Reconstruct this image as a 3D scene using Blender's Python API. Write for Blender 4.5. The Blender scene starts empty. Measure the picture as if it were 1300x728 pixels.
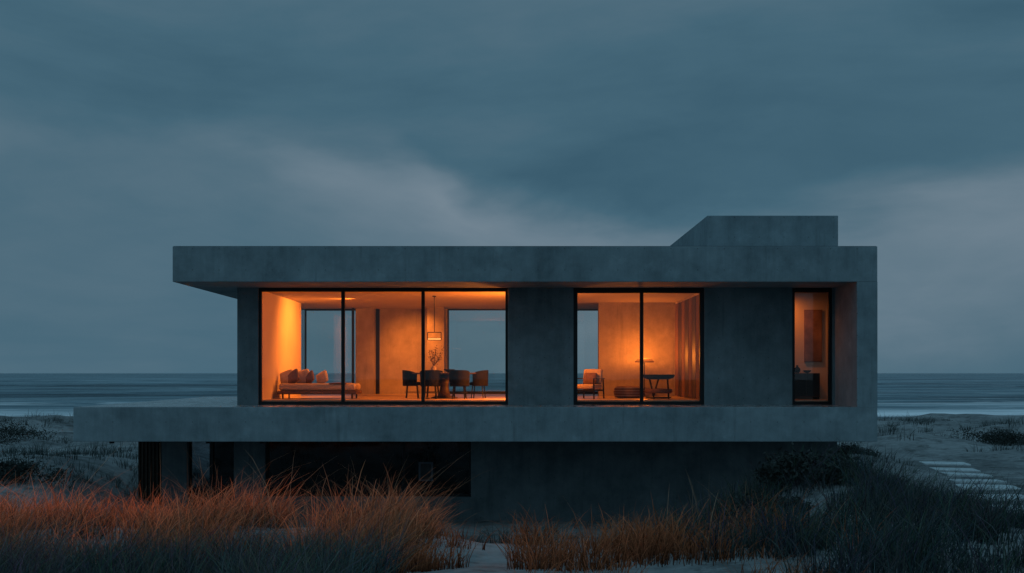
import bpy, bmesh, math, random
import numpy as np
from mathutils import Vector, Matrix, noise
random.seed(7); rng=np.random.default_rng(7)
scene=bpy.context.scene
scene.view_settings.view_transform='Standard'
scene.view_settings.look='None'
scene.view_settings.exposure=0
CAMZ=4.06
# ------------------------------------------------------------------ node helpers
class NB:
    def __init__(s,nt): s.nt=nt
    def n(s,t,**kw):
        nd=s.nt.nodes.new(t)
        for k,v in kw.items(): setattr(nd,k,v)
        return nd
    def put(s,sock,v):
        if isinstance(v,bpy.types.NodeSocket): s.nt.links.new(v,sock)
        elif v is not None: sock.default_value=v
    def m(s,op,a,b=None,c=None,clamp=False):
        nd=s.n('ShaderNodeMath',operation=op); nd.use_clamp=clamp
        s.put(nd.inputs[0],a)
        if b is not None: s.put(nd.inputs[1],b)
        if c is not None: s.put(nd.inputs[2],c)
        return nd.outputs[0]
    def sstep(s,v,a,b,o0=0.0,o1=1.0):
        nd=s.n('ShaderNodeMapRange',interpolation_type='SMOOTHSTEP')
        s.put(nd.inputs[0],v); nd.inputs[1].default_value=a; nd.inputs[2].default_value=b
        nd.inputs[3].default_value=o0; nd.inputs[4].default_value=o1
        return nd.outputs[0]
    def xyz(s,x,y,z):
        nd=s.n('ShaderNodeCombineXYZ'); s.put(nd.inputs[0],x); s.put(nd.inputs[1],y); s.put(nd.inputs[2],z); return nd.outputs[0]
    def sep(s,v):
        nd=s.n('ShaderNodeSeparateXYZ'); s.put(nd.inputs[0],v); return nd.outputs
    def map(s,v,scale=(1,1,1),loc=(0,0,0)):
        nd=s.n('ShaderNodeMapping'); s.put(nd.inputs[0],v); nd.inputs['Scale'].default_value=scale; nd.inputs['Location'].default_value=loc; return nd.outputs[0]
    def noise(s,v,scale,detail=4,rough=.55,dist=0):
        nd=s.n('ShaderNodeTexNoise'); s.put(nd.inputs['Vector'],v); nd.inputs['Scale'].default_value=scale
        nd.inputs['Detail'].default_value=detail; nd.inputs['Roughness'].default_value=rough; nd.inputs['Distortion'].default_value=dist
        return nd.outputs[0]
    def ramp(s,f,stops,interp='LINEAR'):
        nd=s.n('ShaderNodeValToRGB'); s.put(nd.inputs[0],f); cr=nd.color_ramp; cr.interpolation=interp
        while len(cr.elements)<len(stops): cr.elements.new(.5)
        for e,(p,c) in zip(cr.elements,stops): e.position=p; e.color=(*c,1)
        return nd.outputs[0]
    def mix(s,f,a,b,bt='MIX'):
        nd=s.n('ShaderNodeMix',data_type='RGBA',blend_type=bt); s.put(nd.inputs[0],f)
        for i,v in ((6,a),(7,b)):
            if isinstance(v,tuple) and len(v)==3: v=(*v,1)
            s.put(nd.inputs[i],v)
        return nd.outputs[2]
    def bump(s,h,strength=.3,dist=.02,normal=None):
        nd=s.n('ShaderNodeBump'); s.put(nd.inputs['Height'],h); nd.inputs['Strength'].default_value=strength; nd.inputs['Distance'].default_value=dist
        if normal is not None: s.put(nd.inputs['Normal'],normal)
        return nd.outputs[0]
def new_mat(name):
    m=bpy.data.materials.new(name); m.use_nodes=True
    b=NB(m.node_tree); bs=m.node_tree.nodes['Principled BSDF']
    pos=b.n('ShaderNodeNewGeometry').outputs['Position']
    return m,b,bs,pos
def simple(name,col,rough=.6,var=.25,scale=6,metal=0,spec=.3,bump=.1):
    m,b,bs,pos=new_mat(name)
    f=b.noise(pos,scale,5)
    c=b.ramp(f,[(.25,tuple(x*(1-var) for x in col)),(.75,tuple(min(1,x*(1+var)) for x in col))])
    b.put(bs.inputs['Base Color'],c); bs.inputs['Roughness'].default_value=rough
    bs.inputs['Metallic'].default_value=metal; bs.inputs['Specular IOR Level'].default_value=spec
    b.put(bs.inputs['Normal'],b.bump(b.noise(pos,scale*12,4),bump,.01))
    return m
def concrete(name,dark,light,rough=.75,joints=True,streak=.45,wet=False):
    m,b,bs,pos=new_mat(name)
    x,y,z=b.sep(pos)[:3]
    n1=b.noise(pos,.45,5,.6,.4); n2=b.noise(pos,2.6,6,.65); n3=b.noise(pos,28,4,.6)
    st=b.noise(b.map(pos,(2.6,2.6,.22)),1.0,6,.7)
    f=b.m('ADD',b.m('MULTIPLY',n1,.50),b.m('MULTIPLY',n2,.33))
    f=b.m('ADD',f,b.m('MULTIPLY',n3,.10)); f=b.m('ADD',f,b.m('MULTIPLY',st,streak*.7)); f=b.m('SUBTRACT',f,streak*.35)
    col=b.ramp(f,[(.30,dark),(.64,light)])
    dr=b.sstep(st,.55,.72); col=b.mix(b.m('MULTIPLY',dr,.45),col,tuple(c*.5 for c in dark))
    bl=b.sstep(b.noise(b.map(pos,(1,1,1),(7,3,1)),1.1,6,.65),.55,.72); col=b.mix(b.m('MULTIPLY',bl,.32),col,tuple(min(1,c*1.3) for c in light))
    h=b.m('ADD',b.m('MULTIPLY',n3,.5),b.m('MULTIPLY',n2,.8))
    if joints:
        s=b.m('ADD',x,y)
        j=b.m('PINGPONG',b.m('ADD',s,.35),1.35)
        jl=b.m('LESS_THAN',j,.007)
        hx=b.m('SUBTRACT',b.m('PINGPONG',s,.675),.337); hz=b.m('SUBTRACT',b.m('PINGPONG',b.m('ADD',z,.2),.55),.28)
        hr=b.m('SQRT',b.m('ADD',b.m('MULTIPLY',hx,hx),b.m('MULTIPLY',hz,hz)))
        hl=b.m('LESS_THAN',hr,.014)
        mk=b.m('MAXIMUM',b.m('MULTIPLY',jl,b.m('MULTIPLY',b.sstep(n2,.4,.6),.16)),b.m('MULTIPLY',hl,.6))
        col=b.mix(mk,col,tuple(c*.35 for c in dark))
        h=b.m('SUBTRACT',h,b.m('MULTIPLY',mk,.5))
    pk=b.m('LESS_THAN',b.noise(pos,55,1,.4),.27)
    col=b.mix(b.m('MULTIPLY',pk,.5),col,tuple(c*.5 for c in dark))
    b.put(bs.inputs['Base Color'],col)
    if wet: b.put(bs.inputs['Roughness'],b.sstep(n2,.35,.65,.08,rough))
    else: bs.inputs['Roughness'].default_value=rough
    bs.inputs['Specular IOR Level'].default_value=.35
    b.put(bs.inputs['Normal'],b.bump(h,.35,.012))
    return m
M_CONC=concrete('facade_concrete',(.115,.152,.168),(.29,.355,.38))
M_CONC2=concrete('recess_concrete_shaded',(.068,.092,.102),(.205,.25,.268))  # facade concrete toned down; overhang shade put into the recess colour
M_LOW=concrete('lower_concrete_shaded',(.045,.060,.066),(.14,.168,.178))  # darkest copy of the concrete, shade beneath the slab included in its colour
M_TERR=concrete('terrace_concrete',(.15,.17,.175),(.30,.33,.34),rough=.35,joints=False,streak=0,wet=True)
M_INT=concrete('interior_concrete',(.20,.17,.145),(.46,.40,.34),joints=False,streak=.25)
M_PLASTER=simple('warm_plaster',(.60,.52,.44),.7,.08,1.2)
M_CEIL=simple('ceiling_plaster',(.42,.36,.30),.8,.06,.8)
M_FLOOR=simple('oak_floor',(.45,.34,.24),.35,.2,2.0,bump=.05)
M_FRAME=simple('dark_bronze_frame',(.006,.007,.008),.45,.2,8)
M_DARK=simple('dark_fabric',(.007,.007,.008),.85,.3,20,spec=.1)
M_CREAM=simple('linen_fabric',(.50,.40,.32),.9,.12,14,bump=.3)
M_BROWN=simple('brown_fabric',(.16,.09,.06),.9,.2,14,bump=.3)
M_WOOD=simple('dark_wood',(.04,.025,.017),.5,.35,9)
M_ROOM=simple('unlit_room',(.025,.025,.027),.9,.2,3)
M_PALE=simple('pale_stone_slab',(.50,.53,.54),.8,.3,5,bump=.3)
M_CERAM=simple('ceramic',(.3,.26,.22),.4,.15,7)
M_LEAF=simple('dry_leaves',(.06,.04,.025),.8,.3,30)
M_SHADE=simple('lamp_shade',(.5,.38,.25),.7,.1,9)
def glass(name,tint,k):
    m=bpy.data.materials.new(name); m.use_nodes=True; nt=m.node_tree; nt.nodes.clear(); b=NB(nt)
    o=b.n('ShaderNodeOutputMaterial'); t=b.n('ShaderNodeBsdfTransparent'); t.inputs[0].default_value=(*tint,1)
    g=b.n('ShaderNodeBsdfGlossy'); g.inputs['Roughness'].default_value=.01; g.inputs[0].default_value=(.9,.9,.9,1)
    fr=b.n('ShaderNodeFresnel'); fr.inputs[0].default_value=1.5
    mx=b.n('ShaderNodeMixShader'); b.put(mx.inputs[0],b.m('MULTIPLY',fr.outputs[0],k)); nt.links.new(t.outputs[0],mx.inputs[1]); nt.links.new(g.outputs[0],mx.inputs[2]); nt.links.new(mx.outputs[0],o.inputs[0])
    return m
M_GLASS=glass('clear_glass',(.97,.97,.96),.6)
M_DGLASS=glass('tinted_glass',(.6,.62,.65),.7)
def emit(name,col,s):
    m=bpy.data.materials.new(name); m.use_nodes=True; bs=m.node_tree.nodes['Principled BSDF']
    bs.inputs['Base Color'].default_value=(*col,1); bs.inputs['Emission Color'].default_value=(*col,1); bs.inputs['Emission Strength'].default_value=s
    return m
M_BULB=emit('bulb_glow',(1,.45,.13),3.0)
# ------------------------------------------------------------------ mesh helpers
def empty(name,loc=(0,0,0),rot=0):
    o=bpy.data.objects.new(name,None); o.location=loc; o.rotation_euler=(0,0,rot); o.empty_display_size=.3
    scene.collection.objects.link(o); return o
def obj(name,me,mat=None,parent=None):
    o=bpy.data.objects.new(name,me); scene.collection.objects.link(o)
    if mat: me.materials.append(mat)
    if parent: o.parent=parent
    return o
def finish(o,bevel=0,seg=2,sub=0,smooth=False):
    if bevel:
        md=o.modifiers.new('b','BEVEL'); md.width=bevel; md.segments=seg; md.limit_method='ANGLE'
    if sub:
        md=o.modifiers.new('s','SUBSURF'); md.levels=sub; md.render_levels=sub
    if smooth:
        for p in o.data.polygons: p.use_smooth=True
    return o
def box(name,x0,x1,y0,y1,z0,z1,mat,parent=None,bevel=0,seg=2,smooth=False,rot=None):
    me=bpy.data.meshes.new(name); bm=bmesh.new(); bmesh.ops.create_cube(bm,size=1)
    sx,sy,sz=x1-x0,y1-y0,z1-z0
    for v in bm.verts: v.co=Vector((v.co.x*sx,v.co.y*sy,v.co.z*sz))
    bm.to_mesh(me); bm.free(); o=obj(name,me,mat,parent); o.location=((x0+x1)/2,(y0+y1)/2,(z0+z1)/2)
    if rot: o.rotation_euler=rot
    return finish(o,bevel,seg,0,smooth)
def lathe(name,prof,mat,parent=None,loc=(0,0,0),n=32,sx=1,sy=1):
    me=bpy.data.meshes.new(name); vs=[];fs=[]
    for r,z in prof:
        for i in range(n):
            a=2*math.pi*i/n; vs.append((r*math.cos(a)*sx,r*math.sin(a)*sy,z))
    for k in range(len(prof)-1):
        for i in range(n):
            j=(i+1)%n; fs.append((k*n+i,k*n+j,(k+1)*n+j,(k+1)*n+i))
    fs.append(tuple(range(n))[::-1]); fs.append(tuple((len(prof)-1)*n+i for i in range(n)))
    me.from_pydata(vs,[],fs); me.update(); o=obj(name,me,mat,parent); o.location=loc
    for p in me.polygons: p.use_smooth=len(p.vertices)==4
    return o
def rod(name,a,b_,r,mat,parent=None,r2=None,n=8):
    a=Vector(a);b_=Vector(b_); d=b_-a; me=bpy.data.meshes.new(name); bm=bmesh.new()
    bmesh.ops.create_cone(bm,cap_ends=True,segments=n,radius1=r,radius2=r if r2 is None else r2,depth=d.length)
    q=d.to_track_quat('Z','Y').to_matrix().to_4x4(); bmesh.ops.transform(bm,matrix=Matrix.Translation((a+b_)/2)@q,verts=bm.verts)
    bm.to_mesh(me); bm.free(); return obj(name,me,mat,parent)
def pillow(name,loc,size,rot,mat,parent):
    me=bpy.data.meshes.new(name); bm=bmesh.new(); bmesh.ops.create_uvsphere(bm,u_segments=28,v_segments=18,radius=1)
    for v in bm.verts:
        x,y,z=v.co
        r=max(abs(x),abs(z),1e-6); k=math.hypot(x,z)/r
        px=x*(1+(k-1)*.85); pz=z*(1+(k-1)*.85)
        wr=.06*math.sin(7*x+3*z)*abs(y)
        v.co=Vector((px*size[0]/2,(y+wr)*size[1]/2,pz*size[2]/2))
    bm.to_mesh(me); bm.free(); o=obj(name,me,mat,parent); o.location=loc; o.rotation_euler=rot
    return finish(o,smooth=True)
# ------------------------------------------------------------------ HOUSE
H=empty('concrete_house')
YF,YW,YB=26.0,27.8,36.5
TZ=3.2; FZ=3.32; CZ=6.38
B=lambda n,*a,**k: box(n,*a,H,**k)
B('roof_slab',-8.62,9.28,YF,37.6,CZ,7.28,M_CONC,bevel=.012)
B('roof_volume',5.34,8.92,28.0,36.2,7.28,8.37,M_CONC,bevel=.012)
B('terrace_slab',-11.14,9.28,YF,37.6,2.32,3.19,M_CONC,bevel=.012)
B('terrace_paving',-11.13,8.755,YF+.01,YW,3.19,3.2,M_TERR)
B('terrace_paving_side',-11.13,-7.45,YW,37.5,3.19,3.2,M_TERR)
B('end_wall_fin',8.76,9.28,YF,YW,3.19,CZ,M_CONC,bevel=.0)
B('end_wall',9.14,9.28,YW,37.4,3.19,CZ,M_CONC)
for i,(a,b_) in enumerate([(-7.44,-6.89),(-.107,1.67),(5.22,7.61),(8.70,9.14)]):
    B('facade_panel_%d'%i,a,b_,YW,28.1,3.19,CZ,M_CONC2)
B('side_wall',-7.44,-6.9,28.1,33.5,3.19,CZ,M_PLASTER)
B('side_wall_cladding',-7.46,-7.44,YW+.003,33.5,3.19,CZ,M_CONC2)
B('floor',-7.44,9.14,28.1,YB+.3,3.19,FZ,M_FLOOR)
B('ceiling',-7.44,9.14,28.1,YB+.3,CZ-.03,CZ,M_CEIL)
B('back_wall_a',-4.72,-2.30,YB,YB+.25,FZ,CZ-.03,M_INT)
B('back_pier',-5.50,-4.86,YB-.5,YB+.25,FZ,CZ-.03,M_INT)
B('dark_slot',-4.86,-4.72,YB+.02,YB+.2,FZ,CZ-.03,M_FRAME)
B('column',-2.95,-2.36,YB-.9,YB-.003,FZ,CZ-.03,M_INT)
B('back_wall_b',.2,1.9,YB,YB+.25,FZ,CZ-.03,M_INT)
B('back_wall_c',3.4,9.14,YB,YB+.25,FZ,CZ-.03,M_INT)
B('partition_a',.7,.85,28.1,YB,FZ,CZ-.03,M_PLASTER)
B('fireplace_wall',2.81,5.3,33.2,33.5,FZ,CZ-.03,M_INT)
B('partition_b',5.3,5.45,28.1,33.5,FZ,CZ-.03,M_PLASTER)
B('hall_back_wall',5.45,9.14,29.1,29.25,FZ,CZ-.03,M_PLASTER)
for i in range(7):
    y=28.5+i*.62
    B('wardrobe_panel_%d'%i,5.22,5.297,y,y+.56,FZ+.02,CZ-.12,M_WOOD if i%2 else M_BROWN,bevel=.006)
B('curtain_track',-6.88,-.12,28.25,28.31,CZ-.06,CZ-.031,M_FRAME)
def window(pref,x0,x1,y,z0,z1,mull,fw=.1,glassm=M_GLASS,top=None,dep=.1):
    top=top or fw
    B(pref+'_frame_l',x0,x0+fw,y,y+dep,z0,z1,M_FRAME); B(pref+'_frame_r',x1-fw,x1,y,y+dep,z0,z1,M_FRAME)
    B(pref+'_frame_t',x0+fw,x1-fw,y,y+dep,z1-top,z1,M_FRAME); B(pref+'_frame_b',x0+fw,x1-fw,y,y+dep,z0,z0+.09,M_FRAME)
    for i,mx in enumerate(mull): B(pref+'_mullion_%d'%i,mx-.045,mx+.045,y-.003,y+dep+.003,z0+.09,z1-top,M_FRAME)
    B(pref+'_glass',x0+fw,x1-fw,y+dep*.5,y+dep*.5+.012,z0+.09,z1-top,glassm)
window('living_window',-6.888,-.109,YW+.05,TZ,CZ,[-4.60,-2.42],top=.1,fw=.07)
window('lounge_window',1.672,5.218,YW+.05,TZ,CZ,[3.53],fw=.11,top=.14)
window('hall_window',7.612,8.698,YW+.05,TZ,CZ,[],fw=.08,top=.12)
window('back_window_a',-7.40,-5.50,YB,FZ,CZ-.03,[],fw=.06)
window('back_window_b',-2.30,.2,YB,FZ,CZ-.03,[],fw=.05)
window('back_window_c',1.9,3.4,YB,FZ,CZ-.03,[],fw=.06)
B('side_glass',-7.42,-7.408,33.5,YB,FZ,CZ-.03,M_GLASS)
B('sliding_door_edge',-5.62,-5.54,YB-.62,YB-.52,FZ,CZ-.03,M_FRAME)
YL=28.2
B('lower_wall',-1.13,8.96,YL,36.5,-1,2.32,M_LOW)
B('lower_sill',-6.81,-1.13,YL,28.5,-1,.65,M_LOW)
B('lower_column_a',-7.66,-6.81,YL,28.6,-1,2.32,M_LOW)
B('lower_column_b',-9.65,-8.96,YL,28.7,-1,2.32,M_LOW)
B('lower_glass_a',-6.81,-1.13,28.42,28.44,.65,2.32,M_DGLASS)
for i,mx in enumerate([-6.78,-3.0,-1.16]): B('lower_mullion_%d'%i,mx-.03,mx+.03,28.36,28.415,.65,2.32,M_FRAME)
B('lower_frame_b',-6.81,-1.13,28.34,28.359,.65,.72,M_FRAME)
B('lower_glass_b',-8.96,-7.66,28.42,28.44,-1,2.32,M_DGLASS)
B('lower_mullion_d',-8.34,-8.28,28.36,28.415,-1,2.32,M_FRAME)
B('lower_room_back',-9.6,-1.13,32.5,32.7,-1,2.32,M_ROOM)
B('lower_room_floor',-9.6,-1.13,28.5,32.5,.4,.6,M_ROOM)
B('shade_screen',-10.95,-9.66,30.0,30.2,-1,2.32,M_WOOD)  # dark panel and battens added to stand for the shade beneath the slab
for i in range(12): B('shade_batten_%d'%i,-10.93+i*.107,-10.89+i*.107,29.95,30.0,-1,2.32,M_WOOD)
B('roof_flashing',-8.60,9.26,YF+.02,YF+.10,7.28,7.29,M_FRAME)

# ------------------------------------------------------------------ FURNITURE
D=empty('daybed',(-5.62,30.0,FZ))
box('mattress',-1.12,1.12,-.5,.5,.24,.44,M_CREAM,D,bevel=.08,seg=5,smooth=True)
box('base',-1.15,1.15,-.52,.52,.13,.235,M_BROWN,D,bevel=.03,seg=3)
for i,(x,y) in enumerate([(-1,-.42),(1,-.42),(-1,.42),(1,.42)]): rod('leg_%d'%i,(x,y,.13),(x,y,0),.025,M_WOOD,D)
for i,(x,y,s,r,m) in enumerate([(-1.0,.1,.46,-.35,M_CREAM),(-.78,-.05,.46,-.55,M_BROWN),(-.55,.18,.48,-.3,M_CREAM),(-.30,.0,.40,-.75,M_BROWN),(.02,.2,.42,-.5,M_CREAM)]):
    pillow('cushion_%d'%i,(x,y,.44+s*.38),(s,.17,s*.9),(-.25,r*.9,r*1.0),m,D)
box('throw_blanket',.35,.85,-.53,.53,.43,.46,M_BROWN,D,bevel=.012)
T=empty('dining_table',(-2.0,30.3,FZ))
lathe('top',[(.001,.70),(.9,.71),(.98,.725),(.98,.745),(.95,.755),(.001,.756)],M_WOOD,T,n=48,sx=1.0,sy=.55)
lathe('pedestal',[(.30,0),(.30,.03),(.13,.08),(.09,.4),(.16,.70)],M_WOOD,T,sx=1.3)
def chair(loc,rot):
    C=empty('dining_chair',(*loc,FZ),rot)
    me=bpy.data.meshes.new('backrest'); vs=[];fs=[];n=24
    for i in range(n+1):
        a=math.radians(-115+230*i/n); e=abs(i/n-.5)*2
        top=.83-.10*e**3
        for r,z in ((.285,.36),(.30,top),(.26,top),(.245,.36)):
            vs.append((r*math.sin(a),-r*math.cos(a),z))
    for i in range(n):
        for k in range(4):
            fs.append((i*4+k,(i+1)*4+k,(i+1)*4+(k+1)%4,i*4+(k+1)%4))
    fs+= [(0,1,2,3),(n*4+3,n*4+2,n*4+1,n*4)]
    me.from_pydata(vs,[],fs); me.update(); finish(obj('backrest',me,M_DARK,C),.008,2)
    lathe('seat',[(.001,.38),(.25,.38),(.27,.41),(.26,.46),(.2,.48),(.001,.485)],M_DARK,C,n=28)
    for i in range(4):
        a=math.pi/4+i*math.pi/2
        rod('leg_%d'%i,(.2*math.cos(a),.2*math.sin(a),.40),(.25*math.cos(a),.25*math.sin(a),0),.016,M_FRAME,C)
    lathe('stretcher',[(.215,.17),(.235,.17),(.235,.185),(.215,.185)],M_FRAME,C,n=24)
    return C
chair((-2.97,30.5),-1.4); chair((-2.36,29.55),.15); chair((-1.52,29.6),-.1); chair((-1.0,30.45),1.4); chair((-2.4,31.1),math.pi); chair((-1.6,31.1),math.pi)
V=empty('branch_vase',(-2.32,30.35,FZ+.757))
lathe('vase',[(.05,0),(.085,.05),(.09,.11),(.05,.18),(.045,.2)],M_CERAM,V,n=24)
vs=[];fs=[]
for k in range(16):
    a=random.uniform(0,6.28); sp=random.uniform(.08,.34); hh=random.uniform(.25,.62)
    p0=Vector((0,0,.18)); p1=Vector((sp*math.cos(a),sp*math.sin(a),.18+hh)); 
    rod('twig_%d'%k,p0,p1,.005,M_LEAF,V,r2=.002,n=5)
    for q in range(13):
        t=random.uniform(.4,1.05); c=p0.lerp(p1,t)+Vector([random.gauss(0,.03) for _ in range(3)])
        u=Vector([random.gauss(0,1) for _ in range(3)]).normalized()*.026; w=Vector([random.gauss(0,1) for _ in range(3)]).normalized()*.016
        b0=len(vs); vs+= [c-u,c+w,c+u,c-w]; fs.append((b0,b0+1,b0+2,b0+3))
me=bpy.data.meshes.new('leaves'); me.from_pydata(vs,[],fs); obj('leaves',me,M_LEAF,V)
lathe('fruit_bowl',[(.05,0),(.06,.015),(.15,.07),(.17,.1),(.16,.1),(.05,.03)],M_DARK,None,(-1.85,30.25,FZ+.757),24)
lathe('fruit_bowl',[(.04,0),(.05,.01),(.10,.05),(.12,.07),(.11,.07),(.04,.02)],M_WOOD,None,(-1.5,30.3,FZ+.757),24)
P=empty('pendant_lamp',(-2.3,30.35,0))
rod('cord',(0,0,CZ-.03),(0,0,5.27),.011,M_FRAME,P); lathe('canopy',[(.06,CZ-.06),(.06,CZ-.031)],M_FRAME,P,n=16)
for i,(a,b_) in enumerate([((-.2,0,5.27),(.2,0,5.27)),((-.2,0,5.05),(.2,0,5.05)),((-.2,0,5.05),(-.2,0,5.27)),((.2,0,5.05),(.2,0,5.27))]): rod('frame_%d'%i,a,b_,.013,M_FRAME,P)
rod('light_bar',(-.19,0,5.07),(.19,0,5.07),.008,M_BULB,P)
A=empty('armchair',(2.22,29.6,FZ),-.5)
for i,(x,y) in enumerate([(-.32,-.35),(.32,-.35),(-.32,.35),(.32,.35)]): rod('leg_%d'%i,(x,y,0),(x*.95,y*.95,.58),.022,M_FRAME,A)
for i,x in enumerate((-.32,.32)): box('arm_%d'%i,x-.03,x+.03,-.38,.36,.57,.60,M_FRAME,A,bevel=.008)
box('rail',-.3,.3,-.34,-.31,.22,.27,M_FRAME,A); box('rail_back',-.3,.3,.31,.34,.22,.27,M_FRAME,A)
box('seat',-.29,.29,-.34,.32,.28,.42,M_CREAM,A,bevel=.05,seg=4,smooth=True)
box('backrest',-.29,.29,.22,.36,.42,.86,M_CREAM,A,bevel=.05,seg=4,smooth=True,rot=(-.2,0,0))
pillow('cushion',(0,.1,.58),(.42,.16,.36),(-.3,0,0),M_BROWN,A)
O=empty('woven_ottoman',(3.5,30.6,FZ))
lathe('body',[(.3,0),(.42,.03),(.46,.16),(.42,.31),(.36,.35),(.001,.36)],M_BROWN,O,n=40,sx=1.0)
for k in range(8): lathe('cord_%d'%k,[(.0+r,z) for r,z in [(.43+.02*math.sin(k*.45),.03+k*.037),(.475-.012*abs(k-3.5),.045+k*.037),(.43,.06+k*.037)]],M_CERAM if k%2 else M_BROWN,O,n=40)
S=empty('round_coffee_table',(4.25,29.7,FZ))
lathe('top',[(.001,.56),(.30,.56),(.42,.60),(.47,.66),(.46,.70),(.001,.70)],M_DARK,S,n=44)
for i in range(3):
    a=math.radians(80+120*i); rod('leg_%d'%i,(.3*math.cos(a),.3*math.sin(a),.61),(-.08*math.cos(a)+.36*math.cos(a+.5),-.08*math.sin(a)+.36*math.sin(a+.5),0),.026,M_FRAME,S)
lathe('shelf',[(.001,.16),(.36,.16),(.40,.20),(.38,.28),(.001,.30)],M_BROWN,S,n=36)
lathe('ring',[(.34,.02),(.37,.02),(.37,.05),(.34,.05)],M_FRAME,S,n=36)
L=empty('floor_lamp',(4.18,32.3,FZ))
lathe('base',[(.15,0),(.15,.02),(.02,.03)],M_FRAME,L,n=24); rod('stem',(0,0,.02),(0,0,1.12),.012,M_FRAME,L)
lathe('shade',[(.30,1.08),(.29,1.12),(.18,1.20),(.17,1.20),(.28,1.115),(.29,1.08)],M_SHADE,L,n=32)
lathe('bulb',[(.01,1.10),(.05,1.12),(.05,1.16),(.01,1.18)],M_BULB,L,n=16)
K=empty('hall_cabinet',(8.22,28.82,FZ))
box('carcass',-.38,.38,-.22,.22,.08,.74,M_WOOD,K,bevel=.006); box('door_l',-.37,-.01,-.24,-.223,.1,.72,M_FRAME,K); box('door_r',.01,.37,-.24,-.223,.1,.72,M_FRAME,K)
for i,x in enumerate((-.34,.34)): box('leg_%d'%i,x-.03,x+.03,-.2,.2,0,.08,M_FRAME,K)
lathe('vase',[(.05,0),(.09,.06),(.08,.13),(.03,.18),(.035,.22)],M_DARK,None,(8.02,28.8,FZ+.742),20)
lathe('decorative_bowl',[(.03,0),(.09,.03),(.11,.08),(.10,.08),(.03,.02)],M_DARK,None,(8.3,28.8,FZ+.742),20)
W=empty('wall_picture',(8.55,29.08,5.12))
box('frame',-.25,.25,-.02,.015,-.74,.74,M_BROWN,W); box('canvas',-.235,.235,-.026,-.0205,-.725,.725,simple('canvas_print',(.22,.13,.09),.8,.5,3),W)
E=empty('artist_easel',(-2.43,28.9,.6))
for i,(a,b_) in enumerate([((-.28,0,0),(-.05,0,1.2)),((.28,0,0),(.05,0,1.2)),((0,.4,0),(0,.02,1.15))]): rod('leg_%d'%i,a,b_,.014,M_WOOD,E)
MW=simple('white_canvas',(.85,.87,.89),.8,.05,5)
for i,(a,b_,c,d) in enumerate([(-.2,-.15,.42,.95),(.15,.2,.42,.95),(-.15,.15,.42,.46),(-.15,.15,.91,.95)]): box('stretcher_%d'%i,a,b_,-.06,-.03,c,d,MW,E)
box('canvas',-.15,.15,-.035,-.03,.46,.91,M_CERAM,E)
# ------------------------------------------------------------------ interior LIGHTS
WARM=(1,.235,.024)
def lamp(name,kind,loc,e,col=WARM,target=None,size=.1,ang=100,blend=1.0,parent=None):
    ld=bpy.data.lights.new(name,kind); ld.energy=e; ld.color=col
    if kind=='AREA': ld.size=size
    else: ld.shadow_soft_size=size
    if kind=='SPOT': ld.spot_size=math.radians(ang); ld.spot_blend=blend
    o=bpy.data.objects.new(name,ld); scene.collection.objects.link(o); o.location=loc
    if target is not None: o.rotation_euler=(Vector(target)-Vector(loc)).to_track_quat('-Z','Y').to_euler()
    o.parent=parent or H; return o
lamp('wall_washer','SPOT',(-4.7,31.4,CZ-.12),900,target=(-6.9,31.9,5.0),ang=110,size=.05)
lamp('living_fill','POINT',(.28,28.9,4.7),500,size=.15)  # unseen fill added behind the facade panel to light the living room
lamp('living_downlight_a','SPOT',(-3.5,34.6,CZ-.06),420,target=(-3.3,36.4,3.8),ang=110,size=.04)
lamp('living_downlight_b','SPOT',(-2.2,30.4,CZ-.06),320,target=(-2.2,30.4,3),ang=130,size=.04)
lamp('living_downlight_c','SPOT',(-5.0,30.6,CZ-.06),200,target=(-5.2,30.6,3),ang=120,size=.04)
lamp('lounge_fill','POINT',(1.35,28.9,4.9),110,size=.15)  # added lounge fill, out of view behind the same panel
lamp('lounge_floor_lamp_light','POINT',(4.18,32.3,FZ+1.26),100,size=.06)
lamp('lounge_downlight','SPOT',(3.9,31.2,CZ-.06),220,target=(3.9,31.8,3),ang=130,size=.04)
lamp('hall_downlight','SPOT',(7.4,28.55,CZ-.06),100,target=(8.2,28.8,4),ang=140,size=.04)
# added spotlights and housings under the terrace slab, put in to warm the grass
for i,(lx,e,tx) in enumerate([(-10.4,1700,-9.4),(-9.2,2000,-7.8),(-7.9,2200,-6.2),(-6.5,2000,-4.7),(-5.0,1500,-3.2),(-3.4,800,-1.7),(-1.5,400,-.1)]):
    box('added_spot_housing_%d'%i,lx-.04,lx+.04,26.55,26.68,2.235,2.318,M_FRAME,H)
    o=lamp('added_grass_spot_%d'%i,'SPOT',(lx,26.5,2.27),e,col=(1,.30,.09),target=(tx,14.5,1.72),ang=13.5,size=.02)

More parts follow.
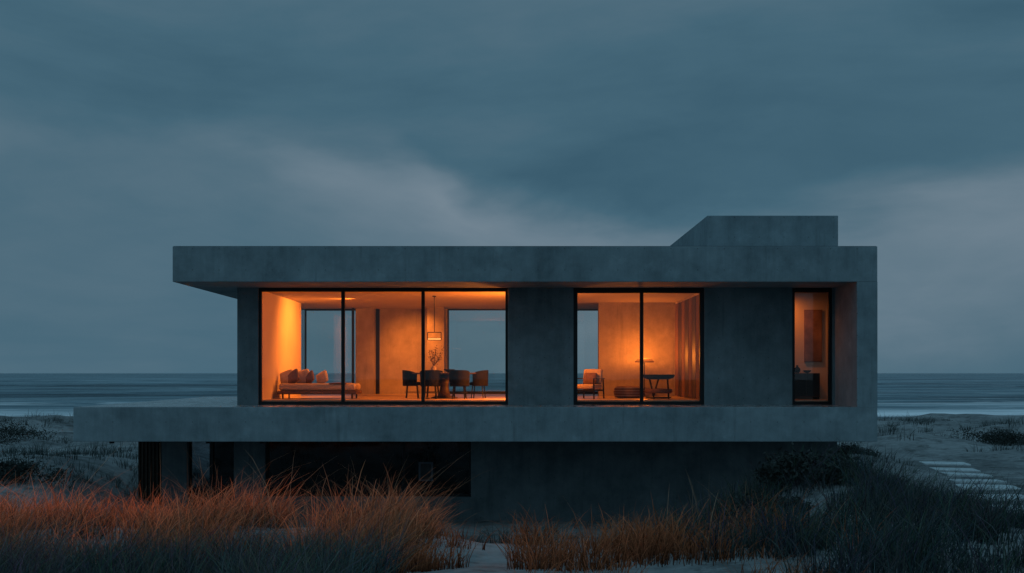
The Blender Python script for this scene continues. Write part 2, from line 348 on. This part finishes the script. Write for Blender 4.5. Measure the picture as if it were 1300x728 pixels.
# ------------------------------------------------------------------ TERRAIN
def ss(a,b_,v):
    t=max(0,min(1,(v-a)/(b_-a))); return t*t*(3-2*t)
def g(x,y,cx,cy,sx,sy): return math.exp(-((x-cx)/sx)**2-((y-cy)/sy)**2)
def fb(x,y,s,o=4): return noise.fractal(Vector((x/s,y/s,3.3)),1.0,2.0,o)
def path_x(y):
    t=(33.5-y)/12.5; return 14.3-4.0*t+.25*math.sin(t*3)
def hgt(x,y):
    fg=(1.6*(1-ss(13,24,y))+.65*(1-ss(8.5,14,y)))*(1-.5*ss(6.4,9.5,x)*ss(8,14,y))
    side=.95*ss(9.5,13,-x)+1.0*ss(7.8,10.2,x)
    side*=ss(14,24,y)
    far=.35*ss(38,60,y)
    z=max(fg,0)+side*(1-.5*ss(40,60,y))+far
    n=fb(x,y,9)*.30+fb(x+40,y,2.6)*.08+noise.noise(Vector((x*1.3,y*1.3,1)))*.03
    edge=max(ss(22,26,y)*(1-ss(37,42,y)),0)*(1-ss(9.5,12,abs(x)))
    n*=(1-edge*.85)
    if y>36: n*=1+1.0*ss(36,50,y)
    if 15<y<38 and x>8: n*=1-.75*math.exp(-((x-path_x(y))/1.6)**2)
    z+=n
    z+=.45*g(x,y,-7,15.5,5.5,3)+1.2*g(x,y,4.9,16.5,1.8,3.0)+.3*g(x,y,4.2,12.5,2.2,2.5)
    z+=.5*g(x,y,-15,31,3,5)-.3*g(x,y,2.2,19,3,5)
    z+=.45*g(x,y,-30,58,7,8)+.9*g(x,y,26,47,4,4)+.6*g(x,y,16.5,41,2.5,3)+.45*g(x,y,19.5,36,2,2.2)+.45*g(x,y,11.4,33.5,1.3,2.4)
    t=ss(64,118,y); z=z*(1-t)+(-1.65)*t
    if y>118: z=-1.65-(y-118)*.03
    return z
NX,NY=340,340
def warp(u,c,k): return math.sinh(u*k)/math.sinh(k)*c
xs=[warp(-1+2*i/(NX-1),600,5.2) for i in range(NX)]
ys=[14+ (warp(-1+2*j/(NY-1),240,3.9)) for j in range(NY)]
vs=[(x,y,hgt(x,y)) for y in ys for x in xs]
fs=[(j*NX+i,j*NX+i+1,(j+1)*NX+i+1,(j+1)*NX+i) for j in range(NY-1) for i in range(NX-1)]
me=bpy.data.meshes.new('sand_dunes'); me.from_pydata(vs,[],fs); me.update()
m,b,bs,pos=new_mat('dune_sand')
n1=b.noise(pos,.35,5); n2=b.noise(pos,3.0,6,.65); n3=b.noise(pos,60,3)
c=b.ramp(b.m('ADD',b.m('MULTIPLY',n1,.6),b.m('MULTIPLY',n2,.4)),[(.38,(.11,.118,.12)),(.60,(.29,.30,.30))])
deb=b.sstep(b.noise(pos,1.1,8,.75),.52,.62); c=b.mix(b.m('MULTIPLY',deb,.6),c,(.045,.048,.046))
b.put(bs.inputs['Base Color'],c); bs.inputs['Roughness'].default_value=.9; bs.inputs['Specular IOR Level'].default_value=.15
rip=b.noise(b.map(pos,(1.2,5,1)),1.6,3)
b.put(bs.inputs['Normal'],b.bump(b.m('ADD',b.m('ADD',b.m('MULTIPLY',n3,.15),rip),b.m('MULTIPLY',n2,1.5)),.7,.08))
g_o=finish(obj('sand_dunes',me,m),smooth=True)
# ------------------------------------------------------------------ SEA
me=bpy.data.meshes.new('sea')
sxx=[warp(-1+2*i/260,30000,7.2) for i in range(261)]
syy=[100+j*1.1 for j in range(300)]; yv=syy[-1]; st_=1.1
while yv<40000: st_*=1.035; yv+=st_; syy.append(yv)
def wv(x,y):
    if y>1500: return 0
    w=noise.noise(Vector((x*.012,y*.075,0)))*.28+noise.noise(Vector((x*.035,y*.19,4)))*.14
    ph=y*.33+noise.noise(Vector((x*.008,y*.01,7)))*6
    w+=.30*max(0,math.sin(ph))**3
    return w*(1-ss(600,1500,y))
vs=[(x,y,-1.5+wv(x,y)) for y in syy for x in sxx]; n_=len(sxx)
me.from_pydata(vs,[],[(j*n_+i,j*n_+i+1,(j+1)*n_+i+1,(j+1)*n_+i) for j in range(len(syy)-1) for i in range(n_-1)])
for p in me.polygons: p.use_smooth=True
m,b,bs,pos=new_mat('sea_water')
x,y,z=b.sep(pos)[:3]
w1=b.noise(b.map(pos,(.014,.07,1)),1,5,.6,.8); w2=b.noise(b.map(pos,(.06,.32,1)),1,4,.6,.8); w3=b.noise(b.map(pos,(.4,1.4,1)),1,4,.6)
w4=b.noise(b.map(pos,(.004,.022,1)),1,6,.65,.8); w5=b.noise(b.map(pos,(.0012,.006,1),(3,3,0)),1,6,.7,.6)
h=b.m('ADD',b.m('MULTIPLY',w2,.8),b.m('MULTIPLY',w3,.15)); h=b.m('ADD',h,b.m('ADD',b.m('MULTIPLY',w4,8.0),b.m('MULTIPLY',w1,4.0)))
b.put(bs.inputs['Normal'],b.bump(h,.9,1.0))
fo=b.noise(b.map(pos,(.02,.10,1),(3.1,.4,0)),1,6,.65,.6)
yy=b.m('ADD',y,b.m('MULTIPLY',b.m('SUBTRACT',b.noise(b.map(pos,(.012,.0,1)),1,3),.5),24))
band=b.m('MULTIPLY',b.sstep(yy,126,131),b.sstep(yy,152,142))
foam=b.m('MULTIPLY',band,b.sstep(fo,.30,.44))
band2=b.m('MULTIPLY',b.sstep(yy,172,178),b.sstep(yy,205,190)); foam=b.m('MAXIMUM',foam,b.m('MULTIPLY',b.m('MULTIPLY',band2,b.sstep(fo,.46,.54)),.55))
caps=b.m('MULTIPLY',b.sstep(b.noise(b.map(pos,(.03,.14,1),(9,4,0)),1,5,.65),.60,.67),b.sstep(y,800,250)); foam=b.m('MAXIMUM',foam,b.m('MULTIPLY',caps,.35))
wa=b.m('ADD',b.m('MULTIPLY',w1,.40),b.m('ADD',b.m('MULTIPLY',w4,.35),b.m('MULTIPLY',w5,.25)))
base=b.ramp(wa,[(.40,(.030,.060,.078)),(.49,(.12,.19,.225)),(.54,(.22,.31,.35)),(.62,(.38,.48,.52))])  # light and dark of the waves painted as colour lines, replacing reflections
b.put(bs.inputs['Base Color'],b.mix(foam,base,(.93,.95,.97)))
bs.inputs['Roughness'].default_value=.35; bs.inputs['Specular IOR Level'].default_value=.10
obj('sea',me,m)
# ------------------------------------------------------------------ PATH
me=bpy.data.meshes.new('stepping_stone_path'); bm=bmesh.new()
py=34.4
while py>17:
    px=path_x(py)
    zc=sum(hgt(px+dx,py+dy) for dx in (-.5,0,.5) for dy in (-.3,0,.3))/9-.005
    tx_=(hgt(px+.5,py)-hgt(px-.5,py)); ty_=(hgt(px,py+.4)-hgt(px,py-.4))/.8
    mt=Matrix.Translation((px,py,zc))@Matrix.Rotation(-.16+random.uniform(-.06,.06),4,'Z')@Matrix.Rotation(math.atan(ty_),4,'X')@Matrix.Rotation(-math.atan(tx_),4,'Y')@Matrix.Diagonal((1.35*random.uniform(.9,1.08),.85,.12,1))
    r=bmesh.ops.create_cube(bm,size=1,matrix=mt)
    py-=1.95
bm.to_mesh(me); bm.free(); finish(obj('stepping_stone_path',me,M_PALE),.02,2)
# ------------------------------------------------------------------ GRASS
def grass_material():
    m=bpy.data.materials.new('marram_grass'); m.use_nodes=True; nt=m.node_tree; nt.nodes.clear(); b=NB(nt)
    o=b.n('ShaderNodeOutputMaterial'); at=b.n('ShaderNodeAttribute',attribute_name='tint')
    d=b.n('ShaderNodeBsdfDiffuse'); t=b.n('ShaderNodeBsdfTranslucent'); mx=b.n('ShaderNodeMixShader'); mx.inputs[0].default_value=.45
    nt.links.new(at.outputs['Color'],d.inputs[0]); nt.links.new(at.outputs['Color'],t.inputs[0])
    nt.links.new(d.outputs[0],mx.inputs[1]); nt.links.new(t.outputs[0],mx.inputs[2]); nt.links.new(mx.outputs[0],o.inputs[0]); return m
M_GRASS=grass_material()
def make_grass(name,tufts):
    V=[];C=[];F=[];base=0
    ts=np.array([0,.3,.6,.85,1.0]); ws=np.array([1,.9,.65,.35,.04]); K=len(ts)
    for (x,y,n,spr,ln,wd,c0,c1,lean) in tufts:
        if abs(x)/y>.66: continue
        a=rng.uniform(0,2*np.pi,n); r=spr*np.sqrt(rng.uniform(0,1,n))
        bx=x+r*np.cos(a); by=y+r*np.sin(a)
        z0=hgt(x,y); gx=(hgt(x+.2,y)-z0)/.2; gy=(hgt(x,y+.2)-z0)/.2
        bz=z0+gx*(bx-x)+gy*(by-y)-.03
        L=ln*rng.uniform(.35,1.3,n); a2=a+rng.normal(0,.6,n)
        out=np.clip(rng.normal(.45,.28,n),0.02,1.1)*L
        dx=out*np.cos(a2)+lean[0]*L; dy=out*np.sin(a2)+lean[1]*L
        droop=rng.uniform(.0,.45,n)*L
        wa=rng.uniform(0,np.pi,n); wdn=wd*rng.uniform(.6,1.3,n); wx=np.cos(wa)*wdn/2; wy=np.sin(wa)*.5*wdn/2
        k=rng.uniform(.35,1.5,(n,1))
        P=np.zeros((n,2*K,3)); CC=np.ones((n,2*K,4))
        for i,(t,w) in enumerate(zip(ts,ws)):
            cx=bx+dx*t**2; cy=by+dy*t**2; cz=bz+L*t*.98-droop*t**3
            P[:,2*i,0]=cx-wx*w;P[:,2*i,1]=cy-wy*w;P[:,2*i,2]=cz
            P[:,2*i+1,0]=cx+wx*w;P[:,2*i+1,1]=cy+wy*w;P[:,2*i+1,2]=cz
            col=(np.array(c0)*(1-t)+np.array(c1)*t)*k
            CC[:,2*i,:3]=col; CC[:,2*i+1,:3]=col
        q=np.array([[2*i,2*i+1,2*i+3,2*i+2] for i in range(K-1)])
        F.append((q[None]+ (base+np.arange(n)*2*K)[:,None,None]).reshape(-1,4)); base+=n*2*K
        V.append(P.reshape(-1,3)); C.append(np.clip(CC,0,1).reshape(-1,4))
    V=np.concatenate(V);C=np.concatenate(C);F=np.concatenate(F)
    me=bpy.data.meshes.new(name); me.vertices.add(len(V)); me.vertices.foreach_set('co',V.ravel().astype(np.float32))
    me.loops.add(F.size); me.loops.foreach_set('vertex_index',F.ravel().astype(np.int32))
    me.polygons.add(len(F)); me.polygons.foreach_set('loop_start',(np.arange(len(F))*4).astype(np.int32))
    me.polygons.foreach_set('loop_total',np.full(len(F),4,dtype=np.int32))
    me.update(calc_edges=True)
    at=me.color_attributes.new('tint','FLOAT_COLOR','POINT'); at.data.foreach_set('color',C.ravel().astype(np.float32))
    print(name,len(V)); return obj(name,me,M_GRASS)
U=random.uniform
RUST0=(.06,.025,.016); RUST1_LIT=(1.0,.33,.15)  # rust grass; tips brightened, with warm glow put into their colour
DG0=(.028,.036,.036); DG1=(.13,.16,.155)
STRAW0=(.12,.09,.06); STRAW1=(.55,.34,.21)
rust=[];dark=[]
def cl(x,y,s): return noise.noise(Vector((x/s,y/s,9.1)))
for _ in range(1750):   # left rust band
    x=U(-11,-1.2); y=U(11.4,17.5)
    v=cl(x,y,1.2)
    if v<-.10: continue
    if U(0,1)<.14:
        rust.append((x,y,random.randint(12,22),.18,U(.4,.7),.012,DG0,DG1,(U(-.1,.35),0))); continue
    f=U(0,1)
    c1=tuple(a*(1-f*.4)+b_*f*.4 for a,b_ in zip(RUST1_LIT,STRAW1))
    rust.append((x,y,random.randint(9,19),.20,U(.40,.76)*(1+.9*v),.014,RUST0,c1,(U(-.1,.4),0)))
for _ in range(150):     # taller stalks
    x=U(-9,-1.2); y=U(12.5,18)
    rust.append((x,y,3,.15,U(.9,1.45),.009,STRAW0,STRAW1,(U(-.1,.45),0)))
for _ in range(40):
    x=U(-1,3.5); y=U(10,16)
    rust.append((x,y,3,.15,U(.6,.95),.008,STRAW0,STRAW1,(U(-.1,.4),0)))
for _ in range(760):    # centre: sparser rust clumps
    x=U(-1.6,3.4); y=U(9.8,15.5)
    v=cl(x,y,1.0)
    if v<.02: continue
    f=U(.4,.95)
    rust.append((x,y,random.randint(8,18),.15,U(.28,.56)*(1+v*.6),.012,RUST0,tuple(c*f for c in RUST1_LIT),(U(-.1,.3),0)))
for _ in range(220):
    x=U(.15,2.6); y=U(7.6,10.2)
    if cl(x+3,y,.8)<.05: continue
    rust.append((x,y,random.randint(8,18),.12,U(.22,.42),.008,RUST0,tuple(c*.6 for c in RUST1_LIT),(U(-.1,.3),0)))
for _ in range(850):    # front left dark
    x=U(-6.2,-1.2); y=U(7.4,11.2)
    if cl(x+5,y,1.3)<-.2: continue
    dark.append((x,y,random.randint(14,30),.16,U(.38,.72),.009,DG0,tuple(c*U(.7,1.4) for c in DG1),(U(-.15,.4),0)))
for _ in range(2300):   # right mound
    x=U(1.9,8.2); y=U(7,20.0)
    if x<3.2 and cl(x,y,1.2)<.02: continue
    if x>6.6 and y>14 and U(0,1)<.65: continue
    if cl(x,y+9,1.5)<-.3: continue
    kk=.55 if (x>6.6 and y>13) else 1
    dark.append((x,y,random.randint(16,30),.2,U(.28,.66)*kk,.011,DG0,tuple(c*U(.5,1.0) for c in DG1),(U(-.15,.4),0)))
for _ in range(600):    # around the house front
    x=U(-11,8); y=U(15.5,27)
    if cl(x,y,2.0)<.0: continue
    dark.append((x,y,20,.22,U(.2,.5),.014,DG0,DG1,(U(-.1,.2),0)))
for _ in range(1700):   # dunes behind and beside
    s=random.choice((-1,1,1)); x=s*U(10.2,42); y=U(24,66)
    if abs(x)/y>.62: continue
    if cl(x,y,3.0)<.05: continue
    if s>0 and abs(x-path_x(y))<1.5 and y<36: continue
    dark.append((x,y,20,.35,U(.2,.65),.02,DG0,DG1,(U(-.1,.25),0)))
for _ in range(700):
    x=U(-22,-9.8); y=U(19,40)
    if cl(x,y,2.2)<-.05: continue
    dark.append((x,y,22,.25,U(.2,.5),.016,DG0,DG1,(U(-.1,.25),0)))
make_grass('dune_grass',rust); make_grass('dune_grass',dark)
# ------------------------------------------------------------------ SHRUBS
def shrub(x,y,w,h,seed):
    r=random.Random(seed); vs=[];fs=[]; z0=hgt(x,y)
    for k in range(26):
        a=r.uniform(0,6.28); rr=w*r.uniform(.1,.9); cx=rr*math.cos(a); cy=rr*.7*math.sin(a); cz=h*r.uniform(.25,1)*(1-.6*(rr/w)**2)
        for q in range(110):
            c=Vector((cx+r.gauss(0,w*.13),cy+r.gauss(0,w*.13),max(.02,cz+r.gauss(0,h*.16))))
            u=Vector((r.gauss(0,1),r.gauss(0,1),r.gauss(0,1))).normalized()*.045; v=Vector((r.gauss(0,1),r.gauss(0,1),r.gauss(0,1))).normalized()*.022
            b0=len(vs); vs+=[c-u,c+v,c+u,c-v]; fs.append((b0,b0+1,b0+2,b0+3))
    me=bpy.data.meshes.new('dune_shrub'); me.from_pydata(vs,[],fs); o=obj('dune_shrub',me,M_SHRUB); o.location=(x,y,z0-.05); return o
M_SHRUB=simple('shrub_leaves',(.028,.034,.030),.9,.5,4)
for i,(x,y,w,h) in enumerate([(19.5,42,1.6,.6),(22,44,1.3,.5),(11.6,35,.9,.4),(18,33,1.2,.5),(-22,44,2.5,.7),(-26,50,3,.8),(-13,27,1.2,.6),(4.6,15.5,.9,.45),(5.6,17.0,1.0,.4),(3.6,14,.7,.3)]): shrub(x,y,w,h,i)
# ------------------------------------------------------------------ SKY
w=bpy.data.worlds.new('World'); scene.world=w; w.use_nodes=True; nt=w.node_tree; nt.nodes.clear(); b=NB(nt)
out=b.n('ShaderNodeOutputWorld'); dirv=b.n('ShaderNodeTexCoord').outputs['Generated']
x,y,z=b.sep(dirv)[:3]
az=b.m('ARCTAN2',x,y); el=b.m('ARCSINE',z)
q=b.xyz(az,el,0.0)
nA=b.noise(b.map(q,(3.0,6,1)),1,4,.5); nB=b.noise(b.map(q,(4.0,10,1),(5.2,1.7,0)),1,5,.55,.3); nC=b.noise(b.map(q,(1.8,6.5,1),(2.2,9.7,0)),1,6,.55,.5)
nD=b.noise(b.map(q,(6,14,1),(1.2,3.7,0)),1,5,.55,.6)
azw=b.m('ADD',az,b.m('MULTIPLY',b.m('SUBTRACT',nA,.5),.25)); elw=b.m('ADD',el,b.m('MULTIPLY',b.m('SUBTRACT',nB,.5),.11))
azn=b.m('DIVIDE',b.m('ADD',azw,.6),1.2)
G=lambda v:(v,v,v)
edge=b.ramp(azn,[(.0,G(.235)),(.28,G(.22)),(.40,G(.215)),(.47,G(.165)),(.56,G(.140)),(.72,G(.150)),(.86,G(.165)),(1,G(.18))],'EASE')
amp=b.ramp(azn,[(.0,G(.10)),(.28,G(.18)),(.38,G(.5)),(.44,G(.60)),(.55,G(.54)),(.70,G(.36)),(.84,G(.48)),(1,G(.42))],'EASE')
d=b.m('SUBTRACT',edge,elw)
below=b.sstep(d,-.03,.035)
fall=b.m('EXPONENT',b.m('MULTIPLY',b.m('MAXIMUM',d,0.0),-7.0))
t=b.m('ADD',.19,b.m('MULTIPLY',b.m('MULTIPLY',below,fall),amp))
t=b.m('ADD',t,b.m('MULTIPLY',below,.18))
t=b.m('ADD',t,b.sstep(el,.22,.40,0,.12))
t=b.m('ADD',t,b.m('MULTIPLY',b.m('SUBTRACT',nC,.5),.95)); t=b.m('ADD',t,b.m('MULTIPLY',b.m('SUBTRACT',nD,.5),.28))
col=b.ramp(t,[(0,(.038,.098,.146)),(.25,(.058,.131,.184)),(.5,(.090,.160,.212)),(.8,(.152,.216,.270)),(1.0,(.20,.26,.312))])
boost=b.sstep(el,.42,1.3,1.0,2.3)
bk=b.sstep(y,.2,-.6,1.0,1.3); bk=b.m('MULTIPLY',boost,bk)
bg=b.n('ShaderNodeBackground'); nt.links.new(col,bg.inputs[0]); b.put(bg.inputs[1],bk)
sk=b.n('ShaderNodeTexSky'); sk.sky_type='NISHITA'; sk.sun_disc=False; sk.sun_elevation=math.radians(-3); sk.sun_rotation=math.radians(200)
bg2=b.n('ShaderNodeBackground'); nt.links.new(sk.outputs[0],bg2.inputs[0]); bg2.inputs[1].default_value=.01
ad=b.n('ShaderNodeAddShader'); nt.links.new(bg.outputs[0],ad.inputs[0]); nt.links.new(bg2.outputs[0],ad.inputs[1]); nt.links.new(ad.outputs[0],out.inputs[0])
sd=bpy.data.lights.new('dusk_sun','SUN'); sd.energy=.17; sd.angle=math.radians(60); sd.color=(.5,.85,1.0)
so=bpy.data.objects.new('dusk_sun',sd); scene.collection.objects.link(so); so.rotation_euler=Vector((.25,.75,-.85)).to_track_quat('-Z','Y').to_euler()
# ------------------------------------------------------------------ CAMERA
cd=bpy.data.cameras.new('camera'); cd.sensor_width=36; cd.lens=36; cd.shift_y=110/1300; cd.clip_end=100000; cd.clip_start=.1
co=bpy.data.objects.new('camera',cd); scene.collection.objects.link(co); co.location=(0,0,CAMZ); co.rotation_euler=(math.pi/2,0,0)
scene.camera=co
